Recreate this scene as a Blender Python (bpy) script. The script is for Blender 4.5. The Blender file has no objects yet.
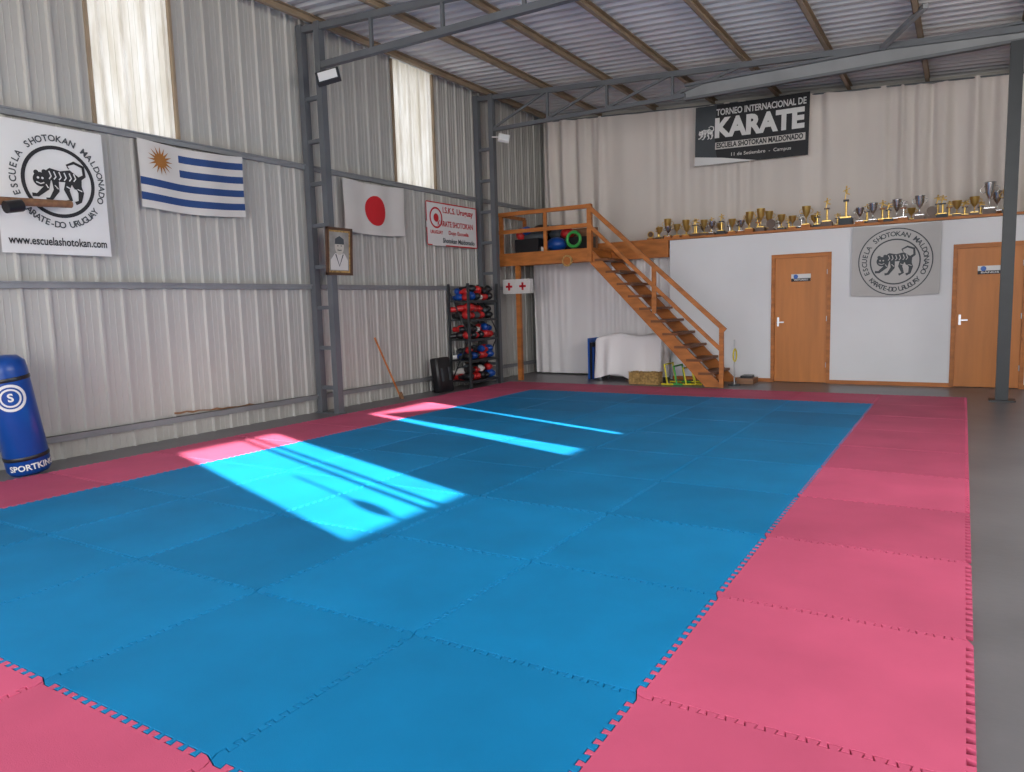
import bpy, bmesh, math, random
import numpy as np
from mathutils import Vector, Matrix
random.seed(7)
D=bpy.data
COL=bpy.context.scene.collection
# ---------------------------------------------------------------- materials
def mat(name,col,rough=0.6,metal=0.0,var=0.0,scale=(5,5,5),bump=0.0,bscale=60,col2=None,spec=0.5,detail=4,attr=None,transl=0.0):
    m=D.materials.new(name);m.use_nodes=True;nt=m.node_tree;N=nt.nodes;L=nt.links
    b=N["Principled BSDF"];b.inputs["Roughness"].default_value=rough;b.inputs["Metallic"].default_value=metal
    b.inputs["Specular IOR Level"].default_value=spec
    tc=N.new("ShaderNodeTexCoord");mp=N.new("ShaderNodeMapping");L.new(tc.outputs["Object"],mp.inputs[0]);mp.inputs["Scale"].default_value=scale
    nz=N.new("ShaderNodeTexNoise");nz.inputs["Scale"].default_value=1.0;nz.inputs["Detail"].default_value=detail;L.new(mp.outputs[0],nz.inputs["Vector"])
    rp=N.new("ShaderNodeValToRGB");L.new(nz.outputs["Fac"],rp.inputs[0])
    if col2 is None: col2=[max(0,x*(1-var)) for x in col]
    hi=[min(1,x*(1+var*0.6)) for x in col]
    rp.color_ramp.elements[0].position=0.3;rp.color_ramp.elements[0].color=(*col2,1)
    rp.color_ramp.elements[1].position=0.7;rp.color_ramp.elements[1].color=(*hi,1)
    out=rp.outputs[0]
    if attr:
        at=N.new("ShaderNodeAttribute");at.attribute_name=attr
        hs=N.new("ShaderNodeHueSaturation");L.new(out,hs.inputs["Color"]);L.new(at.outputs["Fac"],hs.inputs["Value"]);out=hs.outputs[0]
    L.new(out,b.inputs["Base Color"])
    if bump>0:
        n2=N.new("ShaderNodeTexNoise");n2.inputs["Scale"].default_value=bscale;n2.inputs["Detail"].default_value=3;L.new(tc.outputs["Object"],n2.inputs["Vector"])
        bp=N.new("ShaderNodeBump");bp.inputs["Strength"].default_value=bump;bp.inputs["Distance"].default_value=0.01;L.new(n2.outputs["Fac"],bp.inputs["Height"]);L.new(bp.outputs[0],b.inputs["Normal"])
    if transl>0:
        t=N.new("ShaderNodeBsdfTranslucent");L.new(out,t.inputs[0]);mx=N.new("ShaderNodeMixShader");mx.inputs[0].default_value=transl
        L.new(b.outputs[0],mx.inputs[1]);L.new(t.outputs[0],mx.inputs[2]);L.new(mx.outputs[0],N["Material Output"].inputs[0])
    return m
M={}
M['wall']=mat("corrugated_wall_metal",(0.45,0.44,0.42),0.5,0.0,0.10,(0.6,1.5,0.4),spec=0.4)
M['roofm']=mat("roof_sheet_metal",(0.60,0.61,0.63),0.4,0.15,0.15,(0.5,0.8,0.5))
M['steel']=mat("painted_steel",(0.125,0.135,0.15),0.5,0.1,0.12,(3,3,3))
M['girt']=mat("girt_steel",(0.25,0.26,0.275),0.5,0.1,0.12,(3,3,3))
M['purlin']=mat("purlin_steel",(0.34,0.26,0.18),0.6,0.1,0.2,(3,3,3))
M['dsteel']=mat("dark_steel",(0.035,0.04,0.045),0.5,0.2,0.1)
M['concrete']=mat("concrete_floor",(0.16,0.155,0.165),0.35,0,0.22,(1.2,1.2,1.2),bump=0.08,bscale=25,detail=8)
M['ground']=mat("ground_soil",(0.30,0.28,0.22),0.9,0,0.2,(0.5,0.5,0.5))
M['blue']=mat("blue_foam",(0.004,0.22,0.49),0.62,0,0.14,(1.6,1.6,1.6),bump=0.12,bscale=220,attr="tint",spec=0.18,detail=9)
M['pink']=mat("pink_foam",(0.60,0.098,0.195),0.65,0,0.12,(1.6,1.6,1.6),bump=0.12,bscale=220,attr="tint",spec=0.25,detail=9)
M['plaster']=mat("white_plaster",(0.75,0.76,0.79),0.8,0,0.04,(1,1,1))
M['curtain']=mat("curtain_cloth",(0.77,0.71,0.67),0.9,0,0.05,(1.5,1.5,0.4),transl=0.12,spec=0.1)
M['curtain2']=mat("curtain_cloth_lower",(0.85,0.82,0.83),0.9,0,0.06,(1.5,1.5,0.4),spec=0.1)
M['woodo']=mat("orange_wood",(0.46,0.155,0.032),0.5,0,0.3,(2,2,14),spec=0.4)
M['woodx']=mat("orange_wood_rail",(0.46,0.155,0.034),0.5,0,0.3,(3,14,14),spec=0.4)
M['door']=mat("door_wood",(0.54,0.19,0.04),0.45,0,0.14,(9,9,0.9),spec=0.4)
M['tread']=mat("tread_wood",(0.19,0.065,0.02),0.6,0,0.3,(3,14,14))
M['white']=mat("white_cloth",(0.62,0.60,0.58),0.85,0,0.04,(3,3,3),spec=0.1)
M['white2']=mat("white_print",(0.72,0.72,0.72),0.8,0,0.02,(3,3,3),spec=0.1)
M['greycloth']=mat("grey_cloth",(0.50,0.49,0.485),0.85,0,0.05,(3,3,3),spec=0.1)
M['black']=mat("black_print",(0.015,0.016,0.02),0.6,0,0.1)
M['dgrey']=mat("dark_grey_print",(0.06,0.07,0.08),0.7,0,0.1)
M['blackg']=mat("black_vinyl",(0.012,0.012,0.014),0.35,0,0.1)
M['red']=mat("red_print",(0.55,0.012,0.02),0.7,0,0.05,(3,3,3))
M['redv']=mat("red_vinyl",(0.50,0.02,0.02),0.4,0,0.1)
M['fblue']=mat("flag_blue",(0.02,0.06,0.20),0.8,0,0.1,(3,3,3))
M['bluev']=mat("blue_vinyl",(0.005,0.06,0.30),0.3,0,0.08,(4,4,4))
M['bluel']=mat("blue_gear",(0.01,0.10,0.45),0.4,0,0.1)
M['sun']=mat("flag_sun",(0.35,0.14,0.03),0.8,0,0.2)
M['gold']=mat("gold_metal",(0.75,0.50,0.15),0.3,0.8,0.05)
M['silver']=mat("silver_metal",(0.6,0.6,0.6),0.25,0.9,0.05)
M['base']=mat("trophy_base",(0.10,0.05,0.03),0.4,0,0.3)
M['straw']=mat("straw",(0.45,0.28,0.10),0.9,0,0.5,(30,30,30),bump=0.8,bscale=60)
M['yellow']=mat("yellow_plastic",(0.75,0.65,0.03),0.4,0,0.05)
M['green']=mat("green_plastic",(0.05,0.40,0.08),0.4,0,0.05)
M['brown']=mat("brown_pole",(0.26,0.13,0.065),0.5,0,0.3,(3,20,20))
M['paper']=mat("portrait_print",(0.30,0.29,0.27),0.6,0,0.3,(6,6,6))
M['skin']=mat("portrait_face",(0.52,0.48,0.42),0.6,0,0.1)
M['lampw']=mat("lamp_glass",(0.85,0.87,0.9),0.2,0,0.02)
M['alu']=mat("aluminium",(0.5,0.5,0.52),0.35,0.8,0.05)
# window fibreglass
m=D.materials.new("fibreglass_panel");m.use_nodes=True;nt=m.node_tree;nt.nodes.clear()
o=nt.nodes.new("ShaderNodeOutputMaterial");t=nt.nodes.new("ShaderNodeBsdfTranslucent");d=nt.nodes.new("ShaderNodeBsdfDiffuse");mx=nt.nodes.new("ShaderNodeMixShader")
tc=nt.nodes.new("ShaderNodeTexCoord");mp=nt.nodes.new("ShaderNodeMapping");mp.inputs["Scale"].default_value=(2,9,1.3);nz=nt.nodes.new("ShaderNodeTexNoise");nz.inputs["Detail"].default_value=6;nz.inputs["Scale"].default_value=1
rp=nt.nodes.new("ShaderNodeValToRGB");rp.color_ramp.elements[0].position=.35;rp.color_ramp.elements[0].color=(0.58,0.53,0.46,1);rp.color_ramp.elements[1].position=.65;rp.color_ramp.elements[1].color=(0.78,0.75,0.72,1)
nt.links.new(tc.outputs["Object"],mp.inputs[0]);nt.links.new(mp.outputs[0],nz.inputs["Vector"]);nt.links.new(nz.outputs["Fac"],rp.inputs[0])
nt.links.new(rp.outputs[0],t.inputs[0]);nt.links.new(rp.outputs[0],d.inputs[0]);mx.inputs[0].default_value=0.3
nt.links.new(t.outputs[0],mx.inputs[1]);nt.links.new(d.outputs[0],mx.inputs[2]);nt.links.new(mx.outputs[0],o.inputs[0])
M['fiber']=m
# ---------------------------------------------------------------- mesh builder
_tc={}
def textmesh(body,size,align='CENTER',bold=0.0,sx=1.0):
    key=(body,size,align,bold,sx)
    if key in _tc: return _tc[key]
    cu=D.curves.new("t",'FONT');cu.body=body;cu.size=size;cu.align_x=align;cu.align_y='CENTER';cu.offset=bold;cu.resolution_u=3
    ob=D.objects.new("t",cu);COL.objects.link(ob);bpy.context.view_layer.update()
    me=D.meshes.new_from_object(ob.evaluated_get(bpy.context.evaluated_depsgraph_get()))
    vs=[(v.co.x*sx,v.co.y,0) for v in me.vertices];fs=[tuple(p.vertices) for p in me.polygons]
    D.objects.remove(ob);D.curves.remove(cu);D.meshes.remove(me)
    _tc[key]=(vs,fs);return vs,fs
class B:
    def __init__(s): s.v=[];s.f=[];s.m=[];s.mats=[];s.sm=[]
    def mi(s,k):
        if k not in s.mats: s.mats.append(k)
        return s.mats.index(k)
    def add(s,vs,fs,k,smooth=False,X=None):
        o=len(s.v)
        for v in vs:
            v=Vector(v)
            if X is not None: v=X@v
            s.v.append(tuple(v))
        i=s.mi(k)
        for f in fs: s.f.append([a+o for a in f]);s.m.append(i);s.sm.append(smooth)
    def box(s,a,b,k,X=None):
        x0,y0,z0=a;x1,y1,z1=b
        vs=[(x0,y0,z0),(x1,y0,z0),(x1,y1,z0),(x0,y1,z0),(x0,y0,z1),(x1,y0,z1),(x1,y1,z1),(x0,y1,z1)]
        s.add(vs,[(3,2,1,0),(4,5,6,7),(0,1,5,4),(1,2,6,5),(2,3,7,6),(3,0,4,7)],k,False,X)
    def beam(s,p,q,w,h,k,up=(0,0,1)):
        p=Vector(p);q=Vector(q);d=(q-p).normalized();u=Vector(up)
        if abs(d.dot(u))>0.98: u=Vector((0,1,0))
        r=d.cross(u).normalized();u=r.cross(d)
        vs=[]
        for c in (p,q):
            for a,b in ((-1,-1),(1,-1),(1,1),(-1,1)): vs.append(c+r*a*w/2+u*b*h/2)
        s.add(vs,[(0,1,2,3),(7,6,5,4),(0,4,5,1),(1,5,6,2),(2,6,7,3),(3,7,4,0)],k)
    def cyl(s,p,q,r,k,n=16,r2=None,cap=True):
        p=Vector(p);q=Vector(q);d=(q-p).normalized();a=Vector((0,0,1)) if abs(d.z)<.9 else Vector((1,0,0))
        u=d.cross(a).normalized();w=d.cross(u);r2=r if r2 is None else r2
        vs=[p+(u*math.cos(t)+w*math.sin(t))*r for t in [2*math.pi*i/n for i in range(n)]]+[q+(u*math.cos(t)+w*math.sin(t))*r2 for t in [2*math.pi*i/n for i in range(n)]]
        s.add(vs,[(i,(i+1)%n,n+(i+1)%n,n+i) for i in range(n)],k,True)
        if cap: s.add(vs,[tuple(range(n))[::-1],tuple(range(n,2*n))],k)
    def lathe(s,c,prof,k,n=16,X=None):
        vs=[];fs=[]
        for r,z in prof:
            for i in range(n):
                t=2*math.pi*i/n;vs.append((c[0]+r*math.cos(t),c[1]+r*math.sin(t),c[2]+z))
        for j in range(len(prof)-1):
            for i in range(n): fs.append((j*n+i,j*n+(i+1)%n,(j+1)*n+(i+1)%n,(j+1)*n+i))
        s.add(vs,fs,k,True,X)
        s.add(vs,[tuple(range(n))[::-1],tuple(range((len(prof)-1)*n,len(prof)*n))],k,False,X)
    def ell(s,c,r,k,X=None,n=12,mm=8):
        vs=[];fs=[]
        for j in range(mm+1):
            ph=math.pi*j/mm
            for i in range(n):
                t=2*math.pi*i/n;vs.append((c[0]+r[0]*math.sin(ph)*math.cos(t),c[1]+r[1]*math.sin(ph)*math.sin(t),c[2]-r[2]*math.cos(ph)))
        for j in range(mm):
            for i in range(n): fs.append((j*n+i,j*n+(i+1)%n,(j+1)*n+(i+1)%n,(j+1)*n+i))
        s.add(vs,fs,k,True,X)
    def torus(s,c,R,r,k,X=None,n=24,mm=8,axis='z'):
        vs=[];fs=[]
        for i in range(n):
            t=2*math.pi*i/n
            for j in range(mm):
                p=2*math.pi*j/mm;x=(R+r*math.cos(p))*math.cos(t);y=(R+r*math.cos(p))*math.sin(t);z=r*math.sin(p)
                v=(x,y,z) if axis=='z' else ((x,z,y) if axis=='y' else (z,x,y))
                vs.append((c[0]+v[0],c[1]+v[1],c[2]+v[2]))
        for i in range(n):
            for j in range(mm): fs.append((i*mm+j,((i+1)%n)*mm+j,((i+1)%n)*mm+(j+1)%mm,i*mm+(j+1)%mm))
        s.add(vs,fs,k,True,X)
    def ribbon(s,pts,w,k,z=0.0,closed=False,X=None):
        pts=[Vector((p[0],p[1],0)) for p in pts];n=len(pts);vs=[];ws=w if isinstance(w,(list,tuple)) else [w]*n
        for i in range(n):
            a=pts[i-1] if (i>0 or closed) else pts[i];b=pts[(i+1)%n] if (i<n-1 or closed) else pts[i]
            d=(b-a).normalized();nn=Vector((-d.y,d.x,0))*ws[i]/2
            vs+= [(pts[i]+nn).xy.to_tuple()+(z,),(pts[i]-nn).xy.to_tuple()+(z,)]
        fs=[(2*i,2*i+1,2*i+3,2*i+2) for i in range(n-1)]
        if closed: fs.append((2*n-2,2*n-1,1,0))
        s.add(vs,fs,k,False,X)
    def disc(s,c,r,k,z=0.0,n=40,X=None,ry=None):
        ry=ry or r;R=4
        vs=[(c[0],c[1],z)]
        for q in range(1,R+1): vs+=[(c[0]+r*q/R*math.cos(2*math.pi*i/n),c[1]+ry*q/R*math.sin(2*math.pi*i/n),z) for i in range(n)]
        fs=[(0,1+i,1+(i+1)%n) for i in range(n)]
        for q in range(R-1): fs+=[(1+q*n+i,1+(q+1)*n+i,1+(q+1)*n+(i+1)%n,1+q*n+(i+1)%n) for i in range(n)]
        s.add(vs,fs,k,False,X)
    def ring(s,c,r,w,k,z=0.0,X=None,n=56):
        s.ribbon([(c[0]+r*math.cos(2*math.pi*i/n),c[1]+r*math.sin(2*math.pi*i/n)) for i in range(n)],w,k,z,True,X)
    def text(s,body,pos,size,k,z=0.0,X=None,bold=0.0,sx=1.0,align='CENTER',width=None,rot=0.0):
        vs,fs=textmesh(body,size,align,bold,1.0)
        if width:
            w=max(v[0] for v in vs)-min(v[0] for v in vs);sx=width/w
        c,sn=math.cos(rot),math.sin(rot)
        vv=[(pos[0]+v[0]*sx*c-v[1]*sn,pos[1]+v[0]*sx*sn+v[1]*c,z) for v in vs]
        s.add(vv,fs,k,False,X)
    def arctext(s,body,c,r,size,k,a0,a1,z=0.0,X=None,bottom=False,bold=0.0):
        n=len(body)
        for i,ch in enumerate(body):
            if ch==' ': continue
            a=a0+(a1-a0)*i/(n-1)
            rot=a-math.pi/2 if not bottom else a+math.pi/2
            s.text(ch,(c[0]+r*math.cos(a),c[1]+r*math.sin(a)),size,k,z,X,bold=bold,rot=rot)
    def build(s,name,X=None,parent=None,coll=None,warp=None):
        me=D.meshes.new(name)
        vs=s.v
        if warp: vs=[warp(v) for v in vs]
        me.from_pydata(vs,[],s.f)
        for k in s.mats: me.materials.append(M[k])
        me.polygons.foreach_set("material_index",s.m);me.polygons.foreach_set("use_smooth",s.sm)
        me.update();ob=D.objects.new(name,me);COL.objects.link(ob)
        if X is not None: ob.matrix_world=X
        if parent: ob.parent=parent
        return ob
def LW(y,z,x=-7.70):   # local u=+Y, v=+Z, w=+X
    return Matrix(((0,0,1,x),(1,0,0,y),(0,1,0,z),(0,0,0,1)))
def BW(x,z,y=12.68):   # local u=+X, v=+Z, w=-Y
    return Matrix(((1,0,0,x),(0,0,-1,y),(0,1,0,z),(0,0,0,1)))
def clothgrid(b,w,h,nu,nv,fn):
    vs=[(w*i/nu,h*j/nv,0) for j in range(nv+1) for i in range(nu+1)]
    g={}
    for j in range(nv):
        for i in range(nu):
            k=fn((i+.5)/nu,(j+.5)/nv);g.setdefault(k,[]).append((j*(nu+1)+i,j*(nu+1)+i+1,(j+1)*(nu+1)+i+1,(j+1)*(nu+1)+i))
    for k,f in g.items(): b.add(vs,f,k,True)
def tiger(b,c,s,k='black',kw='white2',z=0.008):
    P=lambda pts:[(c[0]+x*s,c[1]+y*s) for x,y in pts]
    b.ribbon(P([(-.42,.08),(-.2,.2),(.05,.16),(.28,.2),(.5,.05),(.52,-.15)]),[.22*s,.34*s,.3*s,.36*s,.34*s,.2*s],k,z)
    b.disc((c[0]-.5*s,c[1]+.02*s),.2*s,k,z+.0004,20)
    b.disc((c[0]-.6*s,c[1]+.2*s),.07*s,k,z,12);b.disc((c[0]-.38*s,c[1]+.24*s),.07*s,k,z,12)
    for L in ([(-.3,.1),(-.35,-.2),(-.6,-.42),(-.75,-.42)],[(-.1,.1),(-.08,-.25),(-.25,-.5),(-.38,-.52)],[(.3,.1),(.2,-.2),(.3,-.48),(.15,-.55)],[(.5,0),(.6,-.25),(.55,-.5),(.42,-.56)]):
        b.ribbon(P(L),[.2*s,.16*s,.1*s,.1*s],k,z+.0002)
    b.ribbon(P([(.5,.1),(.72,.25),(.7,.5),(.45,.6),(.25,.5),(.3,.4)]),[.12*s,.1*s,.09*s,.08*s,.06*s,.04*s],k,z)
    for x in (-.25,-.12,.02,.16,.3,.42): b.ribbon(P([(x,.28),(x+.05,.14),(x-.01,.06)]),.035*s,kw,z+.0016)
    for (x,y) in ((-.56,.06),(-.44,.06)): b.disc((c[0]+x*s,c[1]+y*s),.035*s,kw,z+.0016,8)
    b.ribbon(P([(-.62,-.06),(-.5,-.1),(-.4,-.06)]),.03*s,kw,z+.0016)
    for L in ([(-.36,-.1),(-.3,-.2)],[(-.12,-.1),(-.03,-.2)],[(.2,-.1),(.3,-.15)],[(.5,-.15),(.63,-.2)]): b.ribbon(P(L),.03*s,kw,z+.0016)
# ---------------------------------------------------------------- room
XL=-7.75;XR=3.55;YF=-4.0;YB=13.95
def roofz(x): return 5.27-0.062*(x-XL)
b=B();b.box((XL-.2,YF,-.15),(XR+.2,YB+.2,0),'concrete');b.build("floor")
b=B();b.box((-60,-60,-.3),(60,70,-.16),'ground');b.build("ground")
WIN=[(4.39,5.33),(9.10,10.12)]
PT=.25
RD=.026
def prof(t):
    if t<.06: return RD*t/.06
    if t<.16: return RD
    if t<.22: return RD*(.22-t)/.06
    return 0
def ribsheet(b,y0,y1,z0,z1,k,x):
    ys=[(y0,prof((y0/PT)%1))]
    n=int(math.floor(y0/PT))-1
    while n*PT<y1:
        for t,dd in ((0,0),(.06,RD),(.16,RD),(.22,0),(.46,0),(.475,.005),(.49,0),(.72,0),(.735,.005),(.75,0)):
            y=(n+t)*PT
            if y0<y<y1: ys.append((y,dd))
        n+=1
    ys.append((y1,prof((y1/PT)%1)))
    vs=[]
    for y,d in ys: vs+= [(x+d,y,z0),(x+d,y,z1)]
    b.add(vs,[(2*i,2*i+2,2*i+3,2*i+1) for i in range(len(ys)-1)],k)
b=B();prev=YF
for (a,c) in WIN:
    ribsheet(b,prev,a,0,roofz(XL)+.02,'wall',XL);ribsheet(b,a,c,0,3.37,'wall',XL);prev=c
ribsheet(b,prev,YB,0,roofz(XL)+.02,'wall',XL)
b.box((XL-.06,YF,0),(XL-.03,WIN[0][0],5.27),'wall');b.box((XL-.06,WIN[0][1],0),(XL-.03,WIN[1][0],5.27),'wall');b.box((XL-.06,WIN[1][1],0),(XL-.03,YB,5.27),'wall')
for a,c in WIN: b.box((XL-.06,a,0),(XL-.03,c,3.37),'wall')
b.build("wall_left")
for i,(a,c) in enumerate(WIN):
    b=B();ribsheet(b,a,c,3.37,5.27,'fiber',XL-.01)
    b.box((XL-.03,a-.02,3.35),(XL+.03,a+.015,5.25),'purlin');b.box((XL-.03,c-.015,3.35),(XL+.03,c+.02,5.25),'purlin')
    b.build("window_%d"%(i+1))
b=B()
for z in (3.34,1.74,0.22):
    b.box((XL+.030,YF,z-.035),(XL+.075,YB-.3,z+.03),'girt');b.box((XL+.030,YF,z+.015),(XL+.10,YB-.3,z+.03),'girt')
b.build("trim_1")
b=B()
pts=[(5.0+i*.08,.295-.0035*i+random.uniform(-.012,.012)) for i in range(29)]
b.ribbon([(y,z) for y,z in pts],[.012+.02*random.random() for _ in pts],'brown',0,X=LW(0,0,XL+.030));b.build("torn_seal_strip")
b=B();b.box((XL,YB,0),(XR,YB+.1,5.3),'wall');b.build("wall_back")
b=B();b.box((XL,YF-.1,3.9),(XR,YF,5.3),'wall');b.build("wall_front")
RW=[(0.63,1.92),(3.42,4.76)];b=B();Zb,Zt=2.81,4.34
def rb(y0,y1,z0,z1): b.box((XR,y0,z0),(XR+.08,y1,z1),'wall')
rb(YF,RW[0][0],0,4.6);rb(RW[0][0],RW[0][1],0,Zb);rb(RW[0][0],RW[0][1],Zt,4.6);rb(RW[0][1],RW[1][0],0,4.6);rb(RW[1][0],RW[1][1],0,Zb);rb(RW[1][0],RW[1][1],Zt,4.6);rb(RW[1][1],YB,0,4.6)
b.build("wall_right")
b=B()
y0,y1=RW[0]
for yy in (y0,y1): b.box((XR-.01,yy-.02,Zb),(XR+.09,yy+.02,Zt),'steel')
b.box((XR+.03,y0,Zb),(XR+.05,y1,Zb+.04),'steel')
b.box((XR+.03,y0+.78,Zb),(XR+.05,y0+.835,Zt),'steel');b.box((XR+.03,y0+.92,Zb),(XR+.05,y0+.97,Zt),'steel')
b.ell((XR+.1,y0+.50,Zb+.22),(.03,.07,.12),'steel');b.cyl((XR+.1,y0+.5,Zb),(XR+.1,y0+.5,Zb+.75),.015,'steel')  # unseen blob on a rod, added for its shadow in the sun patch
b.build("window_3")
b=B();y0,y1=RW[1]
for yy in (y0,y1): b.box((XR-.01,yy-.02,Zb),(XR+.09,yy+.02,Zt),'steel')
x=XR+.04
vs=[(x,y0+.36,Zb),(x,y1-.14,Zb),(x,y1-.10,Zt-.30),(x,y0+.14,Zt-.05)]  # unseen board, added and cut to shape the dark wedge in the sun patch
b.add(vs+[(x+.02,v[1],v[2]) for v in vs],[(0,1,2,3),(7,6,5,4),(0,4,5,1),(1,5,6,2),(2,6,7,3),(3,7,4,0)],'wall')
b.build("window_4")
# ceiling
b=B();ys=[];p=.2
vs=[]
n=0
while YF+n*p<YB:
    for t,dz in ((0,0),(.12,0),(.30,.035),(.55,.035),(.73,0)): ys.append((YF+(n+t)*p,dz))
    n+=1
for y,dz in ys: vs+=[(XL-.3,y,roofz(XL-.3)+dz),(XR+.3,y,roofz(XR+.3)+dz)]
b.add(vs,[(2*i+1,2*i+3,2*i+2,2*i) for i in range(len(ys)-1)],'roofm')
vs=[(XL-.3,YF,roofz(XL-.3)+.06),(XR+.3,YF,roofz(XR+.3)+.06),(XR+.3,YB+.1,roofz(XR+.3)+.06),(XL-.3,YB+.1,roofz(XL-.3)+.06)]
b.add(vs,[(0,1,2,3)],'roofm');b.build("ceiling")
b=B()
x=-7.45
while x<3.4:
    z=roofz(x)
    b.box((x-.03,YF+.1,z-.10),(x-.022,YB-.1,z-.002),'purlin');b.box((x-.03,YF+.1,z-.10),(x+.03,YB-.1,z-.092),'purlin');b.box((x-.03,YF+.1,z-.012),(x+.03,YB-.1,z-.002),'purlin')
    x+=1.13
b.build("roof_purlins")
# steel frames
def frame(Y,name,deep=False):
    b=B()
    for x in (-7.65,-7.33): b.box((x-.045,Y-.05,0),(x+.045,Y+.05,roofz(x)-.11),'steel')
    b.box((-7.71,Y-.08,0),(-7.27,Y+.08,.012),'steel')
    z=.35
    while z<4.6:
        b.box((-7.62,Y-.03,z-.025),(-7.36,Y+.03,z+.025),'steel');z+=.55
    top=-.17
    b.beam((-7.66,Y,roofz(-7.7)+top),(XR-.02,Y,roofz(XR)+top),.07,.08,'steel')
    if deep:
        b.box((-7.3,Y-.035,4.49),(-3.8,Y+.035,4.55),'steel')
        b.box((-3.8,Y-.045,4.44),(XR-.02,Y+.045,4.475),'steel');b.box((-3.8,Y+.02,4.44),(XR-.02,Y+.045,4.68),'girt');b.box((-3.8,Y-.045,4.645),(XR-.02,Y+.045,4.68),'steel')
        z0=4.55;x=-7.3
        while x<-3.9:
            b.beam((x,Y,z0),(x,Y,roofz(x)+top),.04,.04,'steel')
            b.beam((x,Y,z0),(x+1.1,Y,roofz(x+1.1)+top),.035,.035,'steel');x+=1.1
        b.box((.32,Y-.07,0),(.46,Y+.07,4.45),'dsteel');b.box((.25,Y-.15,0),(.54,Y+.13,.015),'dsteel')
        b.beam((-1.1,Y-.06,4.66),(-.56,Y-1.1,4.74),.06,.06,'girt')
    else:
        b.box((-7.33,Y-.04,4.55),(XR-.1,Y+.04,4.63),'steel')
        x=-7.33
        while x<1.5:
            b.beam((x+.9,Y,4.6),(x+.9,Y,roofz(x+.9)+top),.04,.04,'steel')
            x+=1.1
    return b.build(name)
frame(7.2,"steel_frame");frame(11.3,"steel_frame",True)
# ---------------------------------------------------------------- mezzanine
for nm,bx in (("wall_dressing_left",((-4.55,12.7,0),(-2.80,12.82,2.47))),("wall_dressing_middle",((-1.88,12.7,0),(-.22,12.82,2.47))),("wall_dressing_right",((.70,12.7,0),(XR,12.82,2.47))),
    ("wall_lintel_left",((-2.80,12.7,2.11),(-1.88,12.82,2.47))),("wall_lintel_right",((-.22,12.7,2.11),(.70,12.82,2.47))),("wall_alcove_side",((-4.55,12.82,0),(-4.43,YB,2.38)))):
    b=B();b.box(*bx,'plaster');b.build(nm)
b=B();b.box((-4.57,12.64,2.475),(XR,YB-.02,2.51),'woodx');b.box((XL+.03,12.66,2.18),(-4.57,12.74,2.51),'woodx');b.box((XL+.03,12.74,2.44),(-4.57,YB-.02,2.51),'woodx')
b.build("mezzanine_deck")
def door(x0,x1,nm,sg):
    b=B();y=12.7
    b.box((x0,y-.02,0),(x0+.055,y+.10,2.045),'woodo');b.box((x1-.055,y-.02,0),(x1,y+.10,2.045),'woodo');b.box((x0,y-.02,2.045),(x1,y+.10,2.108),'woodo')
    b.box((x0+.056,y+.012,.01),(x1-.056,y+.05,2.044),'door')
    b.cyl((x0+.11,y-.04,1.0),(x0+.11,y+.02,1.0),.012,'alu');b.beam((x0+.10,y-.035,1.0),(x0+.21,y-.035,1.0),.014,.02,'alu')
    b.box((x0+.095,y+.002,.93),(x0+.125,y+.014,1.08),'alu')
    for z in (.3,1.05,1.8): b.cyl((x1-.06,y+.005,z-.04),(x1-.06,y+.005,z+.04),.009,'alu',8)
    X=BW((x0+x1)/2,1.72,y+.008)
    b.box((-.15,-.06,-.004),(.15,.06,.002),'white2',X);b.box((-.15,-.06,.002),(.15,-.01,.003),'black',X);b.disc((-.08,.02),.035,'bluel',.004,X=X);b.text(sg,(.0,-.035),.035,'white2',.005,X,width=.22,bold=.001)
    b.build(nm)
door(-2.80,-1.88,"door_1","VESTUARIO");door(-.22,.70,"door_2","BANOS")
b=B();b.box((-1.88,12.675,0),(-.22,12.70,.06),'woodx');b.box((-4.5,12.675,0),(-2.8,12.70,.06),'woodx');b.box((.7,12.675,0),(XR,12.70,.06),'woodx');b.build("baseboard_back")
# curtains
def curtain(name,x0,x1,y,zb,ztf,k,amp=.06,step=.02,seed=1,pitch=.24,gaps=()):
    n=int((x1-x0)/step);b=B();nz=18
    ph=0;phs=[]
    for i in range(n+1):
        s=i*step;ph+=step*2*math.pi/pitch*(1+.45*math.sin(s*1.9+seed)+.35*math.sin(s*4.7+seed*2)+.15*math.sin(s*11));phs.append(ph)
    vs=[]
    for j in range(nz+1):
        for i in range(n+1):
            x=x0+i*step;zt=ztf(x);t=j/nz;z=zb+(zt-zb)*t
            sag=.035*abs(math.sin(x*2.6))*t**8
            a=amp*(.65+.35*math.sin(x*1.7+seed))*(.55+.45*math.sin(x*.9+2.2*t+seed))
            yy=y+a*math.sin(phs[i]+.5*math.sin(2.5*t+x))+.03*math.sin(x*1.3+t*2)+.014*math.sin(phs[i]*2.3+1.1*t+x)*t
            vs.append((x,yy,z-sag))
    g=[(j*(n+1)+i,j*(n+1)+i+1,(j+1)*(n+1)+i+1,(j+1)*(n+1)+i) for j in range(nz) for i in range(n)]
    b.add(vs,g,k,True)
    return b
b=curtain("c",-7.5,XR-.1,13.5,2.53,lambda x:roofz(x)-.14,'curtain',.085,pitch=.44)
b.cyl((-7.7,13.5,roofz(-7.7)-.16),(XR-.05,13.5,roofz(XR)-.16),.012,'steel');b.build("upper_curtain")
b=curtain("c",-7.5,-4.6,12.98,.03,lambda x:2.36,'curtain2',.07,seed=3,pitch=.26)
b.cyl((-7.6,12.98,2.37),(-4.58,12.98,2.37),.012,'steel');b.build("lower_curtain")
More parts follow.
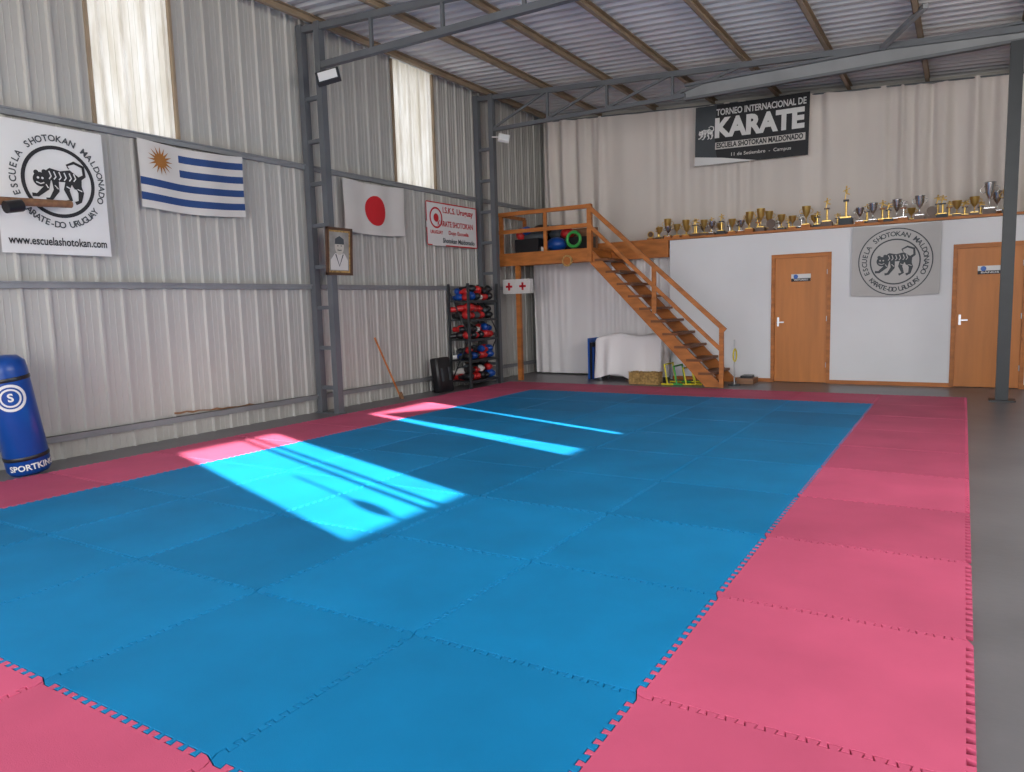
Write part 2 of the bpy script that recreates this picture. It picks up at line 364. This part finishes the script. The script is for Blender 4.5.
# ---------------------------------------------------------------- stairs & platform
root=D.objects.new("wooden_staircase",None);COL.objects.link(root)
b=B();yF,yR=11.68,12.56;xt,zt_,xb=-5.6,2.36,-3.38
N=11
for y in (yF,yR):
    b.add([(xt-.02,y-.022,zt_),(xt-.02,y-.022,zt_-.26),(xb-.22,y-.022,0),(xb+.02,y-.022,0),(xb+.02,y-.022,.06),
           (xt-.02,y+.022,zt_),(xt-.02,y+.022,zt_-.26),(xb-.22,y+.022,0),(xb+.02,y+.022,0),(xb+.02,y+.022,.06)],
          [(0,1,2,3,4),(9,8,7,6,5),(0,5,6,1),(1,6,7,2),(2,7,8,3),(3,8,9,4),(4,9,5,0)],'woodx')
b.build("stringers",parent=root)
b=B()
for i in range(1,N):
    z=zt_*i/N;x=xb-(xb-xt)*i/N
    b.box((x-.13,yF-.03,z-.02),(x+.13,yR+.03,z+.02),'tread')
b.build("treads",parent=root)
b=B()
def rz(x,off): return 3.06+(x+5.6)*(.94-3.06)/(2.3)+off
for x,z0 in ((-3.33,0),(-4.45,rz(-4.45,0)-.80)): b.box((x-.035,yF-.06,z0),(x+.035,yF-.02,rz(x,-.01)),'woodx')
b.box((-5.65,yF-.07,2.12),(-5.57,yF+.01,3.10),'woodx')
b.beam((-5.62,yF-.05,3.06),(-3.27,yF-.05,.915),.05,.07,'woodx');b.beam((-5.6,yF-.05,2.73),(-3.33,yF-.05,.60),.03,.06,'woodx')
b.build("handrail",parent=root)
b=B();yF2=yF-.03
b.box((-7.50,yF2,2.13),(-5.58,yF2+.05,2.36),'woodx');b.box((-7.50,yF2+.05,2.33),(-5.58,12.63,2.365),'woodx')
for x in (-7.45,-6.85,-6.2,-5.65): b.box((x,yF2+.05,2.18),(x+.045,12.63,2.33),'woodo')
b.build("landing",parent=root)
b=B()
for x in (-7.42,-6.5): b.box((x-.03,yF2,2.36),(x+.03,yF2+.04,3.06),'woodx')
b.beam((-7.48,yF2,3.07),(-5.58,yF2,3.07),.05,.07,'woodx');b.beam((-7.48,yF2,2.75),(-5.58,yF2,2.75),.03,.07,'woodx')
for y in (11.7,12.57): b.box((-7.50,y,2.36),(-7.44,y+.05,3.06),'woodx')
b.beam((-7.47,yF2,3.07),(-7.47,12.6,3.07),.05,.06,'woodx')
b.build("landing_rail",parent=root)
b=B();b.box((-7.19,11.73,0),(-7.11,11.81,2.18),'woodo');b.build("landing_post",parent=root)
# clutter on landing
b=B()
b.box((-7.25,11.85,2.37),(-6.75,12.3,2.62),'blackg');b.ell((-6.95,12.1,2.66),(.25,.2,.12),'dgrey');b.ell((-6.5,12.1,2.5),(.2,.18,.13),'bluev')
b.torus((-6.1,12.0,2.56),.13,.03,'green',axis='y');b.box((-6.4,12.2,2.37),(-5.9,12.5,2.62),'blackg');b.ell((-7.2,12.0,2.72),(.1,.1,.12),'redv');b.cyl((-6.75,11.95,2.42),(-6.75,12.4,2.42),.05,'white')
b.box((-7.1,12.35,2.37),(-6.5,12.6,2.88),'blackg');b.box((-6.45,12.5,2.37),(-5.9,12.6,2.8),'brown');b.ell((-6.85,12.2,2.8),(.2,.15,.1),'blackg')
b.ell((-6.35,12.25,2.7),(.14,.12,.1),'redv');b.ell((-7.05,11.95,2.78),(.1,.08,.08),'bluel');b.ell((-6.6,12.3,2.72),(.16,.12,.12),'dgrey')
b.build("stored_gear")
b=B();b.cyl((-6.05,11.62,2.16),(-6.05,11.645,2.16),.10,'straw',28);b.cyl((-6.05,11.612,2.16),(-6.05,11.62,2.16),.07,'woodo',28);b.build("round_wooden_plaque")
b=B();b.box((-7.38,11.58,1.62),(-6.80,11.72,1.88),'white2')
for cx in (-7.235,-6.945):
    b.box((cx-.14,11.572,1.625),(cx+.14,11.58,1.875),'white');b.box((cx-.07,11.566,1.73),(cx+.07,11.572,1.77),'red');b.box((cx-.02,11.566,1.68),(cx+.02,11.572,1.82),'red')
b.build("first_aid_cabinet")
# ---------------------------------------------------------------- covered table etc.
b=B();n=200;x0,x1,y0,y1,zt=-5.74,-4.50,12.1,12.56,.80
def rp_(s):
    L=2*((x1-x0)+(y1-y0));w=x1-x0;h=y1-y0
    if s<w: return (x0+s,y0)
    if s<w+h: return (x1,y0+s-w)
    if s<2*w+h: return (x1-(s-w-h),y1)
    return (x0,y1-(s-2*w-h))
L=2*((x1-x0)+(y1-y0));cxx,cyy=(x0+x1)/2,(y0+y1)/2
rings=[]
def topz(x,y): return zt+.025*math.sin(4.1*x+1)*math.cos(6*y)+.02*math.sin(9*x+2*y)+.02
for t in (.3,.6,.85,.97):
    r=[]
    for i in range(n):
        p=rp_(L*i/n);x=cxx+(p[0]-cxx)*t;y=cyy+(p[1]-cyy)*t;r.append((x,y,topz(x,y)-(.02 if t>.9 else 0)))
    rings.append(r)
for t in (0.04,.15,.35,.6,.85,1):
    r=[]
    for i in range(n):
        p=rp_(L*i/n);dx=(p[0]-cxx)/((x1-x0)/2);dy=(p[1]-cyy)/((y1-y0)/2)
        nx=dx**9;ny=dy**9;l=math.hypot(nx,ny);nx/=l;ny/=l
        ph=i*.34+2.2*math.sin(i*.09)+.6*t
        a=(.006+.040*t)*(1+math.sin(ph))*(.6+.4*math.sin(i*.07))
        hem=.03+.07*(.5+.5*math.sin(i*.11))
        ex=-.035*abs(dy)*t if dx>.95 else 0
        r.append((p[0]+nx*(a+ex),p[1]+ny*a,topz(*p)-.04-(zt-hem-.02)*t))
    rings.append(r)
vs=sum(rings,[]);R_n=len(rings)
b.add(vs,[(r*n+i,(r+1)*n+i,(r+1)*n+(i+1)%n,r*n+(i+1)%n) for r in range(R_n-1) for i in range(n)]+[tuple(range(n))],'curtain2',True)
for x in (x0+.06,x1-.08):
    for y in (y0+.06,y1-.06): b.box((x-.02,y-.02,0),(x+.02,y+.02,.74),'steel')
b.build("cloth_covered_table")
b=B();b.box((-4.95,11.72,0),(-4.42,11.94,.20),'straw')
for i in range(160):
    x=random.uniform(-4.95,-4.42);y=random.uniform(11.72,11.92);z=random.uniform(.02,.2)
    f=random.random()
    if f<.6: p=(x,11.715,z)
    else: p=(x,y,.205)
    a=random.uniform(0,6.28);b.beam(p,(p[0]+.05*math.cos(a),p[1]+(.0 if f<.6 else .02*math.sin(a)),p[2]+(.04*math.sin(a) if f<.6 else .005)),.006,.006,'straw')
b.build("straw_bale")
for q,(x,k) in enumerate(((-4.27,'yellow'),(-4.12,'green'),(-3.97,'yellow'),(-3.82,'yellow'))):
    b=B();h=.34-.03*q
    y=11.75+.04*q
    b.cyl((x,y,.02),(x-.05,y,h),.014,k,8);b.cyl((x,y+.42,.02),(x-.05,y+.42,h),.014,k,8);b.cyl((x-.05,y-.01,h),(x-.05,y+.43,h),.014,k,8)
    b.cyl((x-.1,y,.014),(x+.1,y,.014),.014,k,8);b.cyl((x-.1,y+.42,.014),(x+.1,y+.42,.014),.014,k,8);b.build("agility_hurdle")
b=B()
for i,k in enumerate(('bluel','blackg','bluev')): b.box((-5.98+i*.045,12.25,0),(-5.945+i*.045,12.7,.76-.08*i),k)
b.build("foam_kick_board")
b=B();b.box((-3.25,12.25,0),(-2.98,12.6,.09),'brown');b.box((-3.2,12.3,.09),(-3.03,12.55,.13),'blackg');b.build("step_block")
b=B();b.torus((-3.2,11.95,.5),.1,.012,'yellow',axis='x');b.cyl((-3.22,12.0,.0),(-3.22,12.0,.75),.012,'alu');b.cyl((-3.22,12.0,0),(-3.22,12.0,.02),.1,'dsteel');b.build("hoop_stand")
# ---------------------------------------------------------------- equipment rack
rack=D.objects.new("equipment_rack",None);COL.objects.link(rack)
b=B();x0,x1,y0,y1=-7.63,-7.22,10.22,11.12
for x in (x0,x1):
    for y in (y0,y1): b.box((x-.018,y-.018,0),(x+.018,y+.018,1.80),'dsteel')
lev=[.12,.48,.84,1.18,1.50]
for z in lev:
    b.box((x0,y0,z-.012),(x1,y1,z+.006),'dsteel');b.box((x1-.01,y0,z-.03),(x1+.01,y1,z+.012),'dsteel')
for y in (y0,y1): b.beam((x0,y,.1),(x1,y,.9),.012,.02,'dsteel');b.beam((x1,y,.9),(x0,y,1.7),.012,.02,'dsteel')
b.build("rack_frame",parent=rack)
b=B();rr=random.Random(4)
ks=['redv','redv','redv','blackg','blackg','blackg','bluev','blackg','white','redv','bluev','dgrey']
def glove(b,c,s,k,rot):
    X=Matrix.Translation(c)@Matrix.Rotation(rot,4,'Z')
    b.ell((0.03*s,0,.07*s),(.10*s,.06*s,.065*s),k,X,10,6);b.cyl(X@Vector((-.05*s,0,.06*s)),X@Vector((-.14*s,0,.055*s)),.045*s,'white2' if rr.random()<.2 else k,10);b.ell((.02*s,.06*s,.07*s),(.06*s,.025*s,.03*s),k,X,8,5)
for z in lev:
    y=y0+.09
    while y<y1-.05:
        for x in (x0+.13,x1-.14):
            s=rr.uniform(.85,1.2);glove(b,(x,y,z+.005),s,rr.choice(ks),rr.uniform(-.6,.6))
            if rr.random()<.9: glove(b,(x+rr.uniform(-.03,.03),y+.02,z+.005+.11*s),s*.95,rr.choice(ks),rr.uniform(-1,1))
        y+=.13
b.build("sparring_gloves",parent=rack)
b=B()
def rrect(w,d,r,k=6):
    o=[]
    for cx,cy,a in ((w/2-r,d/2-r,0),(-w/2+r,d/2-r,90),(-w/2+r,-d/2+r,180),(w/2-r,-d/2+r,270)):
        for i in range(k+1): t=math.radians(a+90*i/k);o.append((cx+r*math.cos(t),cy+r*math.sin(t)))
    return o
def padmesh(b,w,d,h,k,X):
    rings=[];
    for z,s in ((0,.9),(.02,1),(h-.03,.96),(h-.01,.9),(h,.75)): rings.append([(x*s,y*s,z) for x,y in rrect(w,d,.05)])
    n=len(rings[0]);vs=sum(rings,[]);fs=[(j*n+i,j*n+(i+1)%n,(j+1)*n+(i+1)%n,(j+1)*n+i) for j in range(len(rings)-1) for i in range(n)]
    b.add(vs,fs,k,True,X);b.add(vs,[tuple(range(n))[::-1],tuple(range((len(rings)-1)*n,len(rings)*n))],k,False,X)
X=Matrix.Translation((-7.42,9.72,.0))@Matrix.Rotation(math.radians(-8),4,'Y')
padmesh(b,.17,.40,.58,'blackg',X);b.box((.085,-.12,.18),(.10,-.08,.40),'dgrey',X);b.box((.085,.08,.18),(.10,.12,.40),'dgrey',X)
b.build("kick_shield")
b=B();b.cyl((-7.52,8.72,.02),(-7.64,8.32,.98),.014,'woodo',8);b.cyl((-7.52,8.75,.0),(-7.525,8.71,.10),.035,'brown',10);b.build("wooden_staff")
b=B();b.cyl((-7.30,2.6,2.42),(-7.45,3.92,2.50),.04,'brown',12,r2=.035);b.cyl((-7.315,3.28,2.40),(-7.33,3.42,2.43),.055,'blackg',12);b.box((-7.70,2.9,2.40),(-7.32,2.94,2.44),'steel');b.box((-7.70,2.75,2.38),(-7.30,2.79,2.42),'steel');b.build("wooden_training_pole")
# punching bag
b=B();R=.18
pr=[(.02,0),(R*.85,.0),(R,.04),(R,.95),(R*.96,1.02),(R*.7,1.07),(.05,1.085)]
ang=math.atan2(-3.3,7.2)
b.lathe((0,0,0),pr,'bluev',28)
for z in (.14,.86): b.lathe((0,0,0),[(R+.002,z),(R+.005,z+.005),(R+.005,z+.03),(R+.002,z+.035)],'blackg',28)
def curved(b,body,size,z,k,a0,bold=.0,circ=None):
    vs,fs=textmesh(body,size,'CENTER',bold)
    b.add([((R+.004)*math.cos(a0+v[0]/R),(R+.004)*math.sin(a0+v[0]/R),z+v[1]) for v in vs],fs,k)
curved(b,"SPORTKING",.075,.075,'white2',ang+.25,.002)
for r_,w_ in ((.11,.012),(.075,.008)):
    vs=[];n=40
    for i in range(n):
        t=2*math.pi*i/n
        for q in (r_-w_,r_+w_): vs.append(((R+.004)*math.cos(ang+q*math.cos(t)/R),(R+.004)*math.sin(ang+q*math.cos(t)/R),.72+q*math.sin(t)))
    b.add(vs,[(2*i,2*i+1,(2*i+3)%(2*n),(2*i+2)%(2*n)) for i in range(n)],'white2')
curved(b,"S",.10,.72,'white2',ang,.003)
ob=b.build("punching_bag",X=Matrix.Translation((-7.33,3.27,.02))@Matrix.Rotation(math.radians(8),4,'X'))
# ---------------------------------------------------------------- wall art
def wav(A,fu,fv,sag=0,w=1):
    return lambda v:(v[0],v[1]-sag*math.sin(math.pi*min(1,max(0,v[0]/w))),v[2]+A*(math.sin(fu*v[0])+.6*math.sin(fv*v[1]+2*v[0]))+A*1.6)
b=B();clothgrid(b,1.02,1.23,20,20,lambda u,v:'white2')
c=(.56,.70);b.ring(c,.325,.035,'black',.006);tiger(b,c,.34)
b.arctext("ESCUELA SHOTOKAN MALDONADO",c,.41,.085,'dgrey',math.radians(200),math.radians(-20),.006,bold=.002)
b.arctext("KARATE-DO URUGUAY",c,.415,.085,'dgrey',math.radians(218),math.radians(322),.006,bottom=True,bold=.002)
b.text("www.escuelashotokan.com",(.52,.12),.11,'black',.006,width=.92,bold=.002)
b.build("logo_banner",X=LW(3.36,2.03,-7.64),warp=wav(.004,9,7))
b=B()
def uy(u,v):
    s=int((1-v)*9)
    if u<.36 and v>4/9: return 'white'
    return 'white' if s%2==0 else 'fblue'
clothgrid(b,1.34,.72,25,27,uy)
c=(.245,.53);b.disc(c,.075,'sun',.006,24)
for i in range(16):
    a=2*math.pi*i/16;l=.155
    b.add([(c[0]+.07*math.cos(a-.18),c[1]+.07*math.sin(a-.18),.006),(c[0]+.07*math.cos(a+.18),c[1]+.07*math.sin(a+.18),.006),(c[0]+l*math.cos(a),c[1]+l*math.sin(a),.006)],[(0,1,2)],'sun')
b.build("uruguay_flag",X=LW(4.76,2.58,-7.64),warp=wav(.012,9,6,.035,1.34))
b=B();clothgrid(b,1.31,.74,40,26,lambda u,v:'white');b.disc((.66,.36),.22,'red',.006);b.build("japan_flag",X=LW(7.80,2.54,-7.64),warp=wav(.012,11,8,.03,1.31))
b=B();clothgrid(b,1.46,.72,20,12,lambda u,v:'white2');b.ring((.26,.46),.16,.03,'red',.005);b.disc((.26,.46),.07,'red',.005)
b.text("I.S.K.S. Uruguay",(.90,.60),.14,'red',.005,width=.90,bold=.003);b.text("KARATE SHOTOKAN",(.82,.37),.13,'red',.005,width=1.05,bold=.003);b.text("Dojo Escuela",(.90,.23),.09,'red',.005,width=.6,bold=.002);b.text("Shotokan Maldonado",(.90,.09),.11,'dgrey',.005,width=.95,bold=.003)
b.text("URUGUAY",(.26,.22),.08,'red',.005,width=.34,bold=.002)
for p,q in (((0.01,.01),(1.45,.01)),((1.45,.01),(1.45,.71)),((1.45,.71),(.01,.71)),((.01,.71),(.01,.01))): b.ribbon([p,q],.02,'red',.004)
b.build("karate_federation_banner",X=LW(9.68,2.44,-7.64),warp=wav(.006,5,5))
# portrait
b=B();w,h=.48,.63
for a,c2 in (((0,0),(w,.035)),((0,h-.035),(w,h)),((0,0),(.035,h)),((w-.035,0),(w,h))): b.box((a[0],a[1],0),(c2[0],c2[1],.03),'base')
b.box((.03,.03,0),(w-.03,h-.03,.012),'straw');b.box((.06,.06,.012),(w-.06,h-.06,.014),'paper')
b.add([(.08,.07,.016),(w-.08,.07,.016),(w-.08,.20,.016),(.33,.29,.016),(.16,.29,.016),(.08,.2,.016)],[tuple(range(6))],'white')
b.disc((.24,.38),.085,'skin',.018,24,ry=.11);b.add([(.155,.41,.02),(.325,.41,.02),(.32,.48,.02),(.24,.52,.02),(.16,.48,.02)],[tuple(range(5))],'dgrey');b.ribbon([(.20,.335),(.24,.33),(.28,.335)],.012,'dgrey',.02);b.disc((.21,.39),.01,'dgrey',.021,8);b.disc((.27,.39),.01,'dgrey',.021,8);b.ribbon([(.17,.28),(.24,.12),(.31,.28)],.02,'dgrey',.018)
b.build("framed_portrait",X=LW(7.04,1.88,-7.28)@Matrix.Rotation(math.radians(3),4,'X'))
# karate tournament banner
b=B();W_,H_=1.93,1.02
clothgrid(b,W_,H_,24,12,lambda u,v:'black')
b.add([(0,0,.006),(.42,0,.006),(.36,.35,.006),(.38,H_,.006),(0,H_,.006)],[(0,1,2,3,4)],'dgrey')
b.add([(0,0,.010),(.5,0,.010),(1.1,0,.010),(.5,.10,.010),(0,.16,.010)],[(0,1,3,4),(1,2,3)],'white2')
tiger(b,(.20,.55),.19,'white2','black',.014)
b.text("TORNEO INTERNACIONAL DE",(1.13,.88),.15,'white2',.018,width=1.5,bold=.004)
b.text("KARATE",(1.10,.60),.44,'white2',.018,width=1.50,bold=.022)
n=20
b.add([(.37+1.51*i/n,z,.016) for z in (.25,.37) for i in range(n+1)],[(i,i+1,n+2+i,n+1+i) for i in range(n)],'white')
b.text("ESCUELA SHOTOKAN MALDONADO",(1.12,.31),.12,'black',.024,width=1.45,bold=.004)
b.text("11 de Setiembre  -  Campus",(1.15,.14),.08,'white',.018,width=1.0,bold=.001)
b.build("karate_tournament_banner",X=BW(-4.30,3.81,13.36)@Matrix.Rotation(math.radians(-1.2),4,'Z'),warp=wav(.009,4,3))
b=B();clothgrid(b,1.20,1.06,20,18,lambda u,v:'greycloth');c=(.60,.52);b.ring(c,.50,.016,'dgrey',.005);b.ring(c,.335,.02,'dgrey',.005);tiger(b,c,.36,'dgrey','greycloth',.006)
b.arctext("ESCUELA SHOTOKAN MALDONADO",c,.415,.10,'dgrey',math.radians(205),math.radians(-25),.005,bold=.002);b.arctext("KARATE-DO URUGUAY",c,.42,.10,'dgrey',math.radians(222),math.radians(318),.005,bottom=True,bold=.002)
b.build("tiger_logo_flag",X=BW(-1.58,1.40,12.66),warp=wav(.008,6,5,.02,1.20))
# ---------------------------------------------------------------- trophies
b=B();rr=random.Random(11)
def trophy(b,x,y,z,h,k,kind,base='base'):
    w=.035+h*.10
    b.box((x-w,y-w,z),(x+w,y+w,z+h*.18),base);b.box((x-w*.8,y-w*.8,z+h*.18),(x+w*.8,y+w*.8,z+h*.22),k)
    if kind=='cup':
        q=.8
        b.lathe((x,y,z+h*.22),[(.02,0),(.008,h*.05),(.008,h*.25),(.02,h*.3),(q*(.045+h*.05),h*.45),(q*(.06+h*.07),h*.75),(q*(.065+h*.07),h*.78),(.01,h*.6)],k,12)
        for s in (-1,1): b.torus((x+s*q*(.06+h*.07),y,z+h*.78),h*.10,.005,k,axis='y',n=12,mm=5)
    elif kind=='fig':
        b.cyl((x,y,z+h*.2),(x,y,z+h*.62),.016,k,10);b.box((x-.04,y-.03,z+h*.60),(x+.04,y+.03,z+h*.65),base)
        zz=z+h*.65;g=h*.35
        b.cyl((x-.02,y,zz),(x-.005,y,zz+g*.45),.010,k,6);b.cyl((x+.05,y,zz+g*.35),(x+.005,y,zz+g*.45),.010,k,6);b.ell((x,y,zz+g*.6),(.02,.015,g*.2),k,None,8,5);b.ell((x,y,zz+g*.9),(.014,.014,g*.1),k,None,8,5);b.cyl((x,y,zz+g*.7),(x-.05,y,zz+g*.6),.007,k,6);b.cyl((x,y,zz+g*.7),(x+.05,y,zz+g*.8),.007,k,6)
    else:
        b.cyl((x,y-.01,z+h*.55),(x,y+.01,z+h*.55),h*.33,k,20);b.cyl((x,y-.014,z+h*.55),(x,y-.01,z+h*.55),h*.26,'base',20)
spec=[(-4.95,.18,'gold','plq'),(-4.80,.22,'gold','cup'),(-4.62,.22,'silver','cup'),(-4.45,.24,'gold','cup'),(-4.28,.2,'gold','cup'),(-4.12,.32,'gold','fig'),(-3.97,.28,'gold','cup'),(-3.82,.24,'silver','cup'),(-3.67,.36,'gold','fig'),(-3.50,.26,'gold','cup'),(-3.34,.22,'silver','cup'),(-3.18,.34,'gold','cup'),(-3.0,.38,'gold','cup'),(-2.84,.22,'base','plq'),(-2.68,.26,'gold','cup'),(-2.5,.22,'gold','cup'),(-2.3,.36,'gold','cup'),(-2.12,.26,'gold','fig'),(-1.98,.46,'gold','fig'),(-1.70,.62,'gold','fig'),(-1.5,.26,'silver','cup'),(-1.32,.32,'silver','cup'),(-1.1,.3,'gold','fig'),(-.9,.32,'silver','fig'),(-.68,.36,'silver','cup'),(-.52,.22,'base','plq'),(-.38,.34,'gold','fig'),(-.2,.24,'gold','cup'),(.02,.28,'gold','cup'),(.2,.46,'silver','cup'),(.42,.34,'gold','cup'),(.7,.3,'gold','fig'),(1.0,.26,'gold','cup')]
for x,h,k,kd in spec: trophy(b,x,12.80+rr.uniform(-.03,.08),2.511,h,k,kd,rr.choice(['base','base','dgrey','blackg','woodo']))
for x in (-4.88,-4.7,-4.36,-4.2,-4.05,-3.9,-3.75,-3.58,-3.42,-3.26,-3.1,-2.92,-2.76,-2.6,-2.4,-2.2,-1.85,-1.42,-1.2,-1.0,-.8,-.45,-.3,-.1,.1,.3): trophy(b,x,13.02,2.511,rr.uniform(.2,.38),rr.choice(['gold','gold','silver']),rr.choice(['cup','fig','fig']),rr.choice(['base','woodo','blackg']))
b.build("trophy_row")
# lamps
b=B();X=Matrix.Translation((-7.04,7.04,4.36))@Matrix.Rotation(math.radians(35),4,'Z')@Matrix.Rotation(math.radians(-15),4,'Y')@Matrix.Rotation(math.radians(-30),4,'X')
b.box((-.15,-.03,-.10),(.15,.03,.10),'dsteel',X);b.box((-.12,-.036,-.075),(.12,-.03,.075),'lampw',X)
for i in range(6): b.box((-.12+i*.045,.03,-.08),(-.11+i*.045,.05,.08),'dsteel',X)
b.beam((-7.28,7.13,4.46),(-7.04,7.06,4.40),.025,.025,'dsteel');b.build("floodlight")
b=B();X=Matrix.Translation((-7.0,11.16,4.31))@Matrix.Rotation(math.radians(35),4,'Z')@Matrix.Rotation(math.radians(12),4,'Y')@Matrix.Rotation(math.radians(-25),4,'X')
b.box((-.10,-.025,-.07),(.10,.025,.07),'white2',X);b.box((-.08,-.03,-.055),(.08,-.025,.055),'lampw',X);b.beam((-7.28,11.22,4.38),(-7.0,11.18,4.33),.02,.02,'white2');b.build("wall_spotlight")
# ---------------------------------------------------------------- foam mat
Yb=11.31;Wm=7.1;NX=7;NY=11;sx=Wm/NX
T=15
def edge(s0):
    out=[(0,0)];p=.94/T
    for k in range(T):
        o=.03+k*p;d=.013
        out+=[(o+0.02*p,-d),(o+.54*p,-d),(o+.44*p,d),(o+1.10*p,d)] if k<T-1 else [(o+0.02*p,-d),(o+.54*p,-d),(o+.44*p,d),(o+.95*p,d)]
    out.append((1,0));return out
E=edge(0)
def hp(i,j): return [(-Wm+(i+s)*sx,Yb-NY+j+o) for s,o in E]
def vp(i,j): return [(-Wm+i*sx+o,Yb-NY+j+s) for s,o in E]
b=B();tints=[];rr=random.Random(3)
for i in range(NX):
    for j in range(NY):
        poly=hp(i,j)[:-1]+vp(i+1,j)[:-1]+hp(i,j+1)[::-1][:-1]+vp(i,j)[::-1][:-1]
        n=len(poly)
        nrm=[]
        for a in range(n):
            p0=Vector(poly[a-1]);p1=Vector(poly[a]);p2=Vector(poly[(a+1)%n])
            d1=(p1-p0).normalized();d2=(p2-p1).normalized()
            n1=Vector((-d1.y,d1.x));n2=Vector((-d2.y,d2.x));m_=n1+n2
            m_=m_/max(.35,(m_.length**2)/2);nrm.append(m_)
        def rg(off,z): return [(poly[a][0]+nrm[a].x*off,poly[a][1]+nrm[a].y*off,z) for a in range(n)]
        dz=rr.uniform(0,.0015)
        vs=rg(.0022,.0)+rg(.0022,.018+dz)+rg(.0034,.0205+dz)
        fs=[(r*n+a,r*n+(a+1)%n,(r+1)*n+(a+1)%n,(r+1)*n+a) for r in range(2) for a in range(n)]+[tuple(range(2*n,3*n))]
        k='pink' if i in(0,NX-1) or j in (0,NY-1) else 'blue'
        b.add(vs,fs,k);t=rr.uniform(.90,1.10) if k=='blue' else rr.uniform(.86,1.12)
        tints+= [t]*len(vs)
ob=b.build("foam_puzzle_mat");at=ob.data.attributes.new("tint",'FLOAT','POINT');at.data.foreach_set("value",tints)
# ---------------------------------------------------------------- light
w=D.worlds.new("World");bpy.context.scene.world=w;w.use_nodes=True;bg=w.node_tree.nodes["Background"];bg.inputs[0].default_value=(0.88,0.93,1.0,1);bg.inputs[1].default_value=2.6
sd=Vector((-1,.36,-1/2.4)).normalized()
l=D.lights.new("sun",'SUN');l.energy=33;l.angle=math.radians(.5);l.color=(1,.95,.88);lo=D.objects.new("sun",l);COL.objects.link(lo);lo.rotation_euler=sd.to_track_quat('-Z','Y').to_euler()
def area(name,loc,dirv,sx_,sy_,e,c):
    l=D.lights.new(name,'AREA');l.shape='RECTANGLE';l.size=sx_;l.size_y=sy_;l.energy=e;l.color=c;o=D.objects.new(name,l);COL.objects.link(o);o.location=loc;o.rotation_euler=Vector(dirv).to_track_quat('-Z','Y').to_euler()
area("gate_fill_light",(-2,-3.8,2.2),(0,1,.08),9,3.4,400,(1,.985,.97))  # unseen helper lamp, added to boost sky light entering the open front
area("side_fill_light",(3.4,6.5,3.2),(-1,0.25,-.06),10,1.8,460,(1,.97,.92))  # added fill lamp inside the right wall, brightens left wall and curtain
# ---------------------------------------------------------------- camera
f,yaw,pitch,roll,cx,h=729.6183,0.5545,0.1103,-0.0289,-0.0678,1.4097
F=Vector((-math.sin(yaw)*math.cos(pitch),math.cos(yaw)*math.cos(pitch),-math.sin(pitch)))
R_=Vector((math.cos(yaw),math.sin(yaw),0));U=R_.cross(F)
R2=R_*math.cos(roll)+U*math.sin(roll);U2=-R_*math.sin(roll)+U*math.cos(roll)
cam=D.cameras.new("camera");cam.sensor_width=36;cam.lens=f/1024*36;cam.clip_start=.05;co=D.objects.new("camera",cam);COL.objects.link(co)
co.matrix_world=Matrix(((R2.x,U2.x,-F.x,cx),(R2.y,U2.y,-F.y,0),(R2.z,U2.z,-F.z,h),(0,0,0,1)))
bpy.context.scene.camera=co
bpy.context.scene.view_settings.view_transform='Standard'
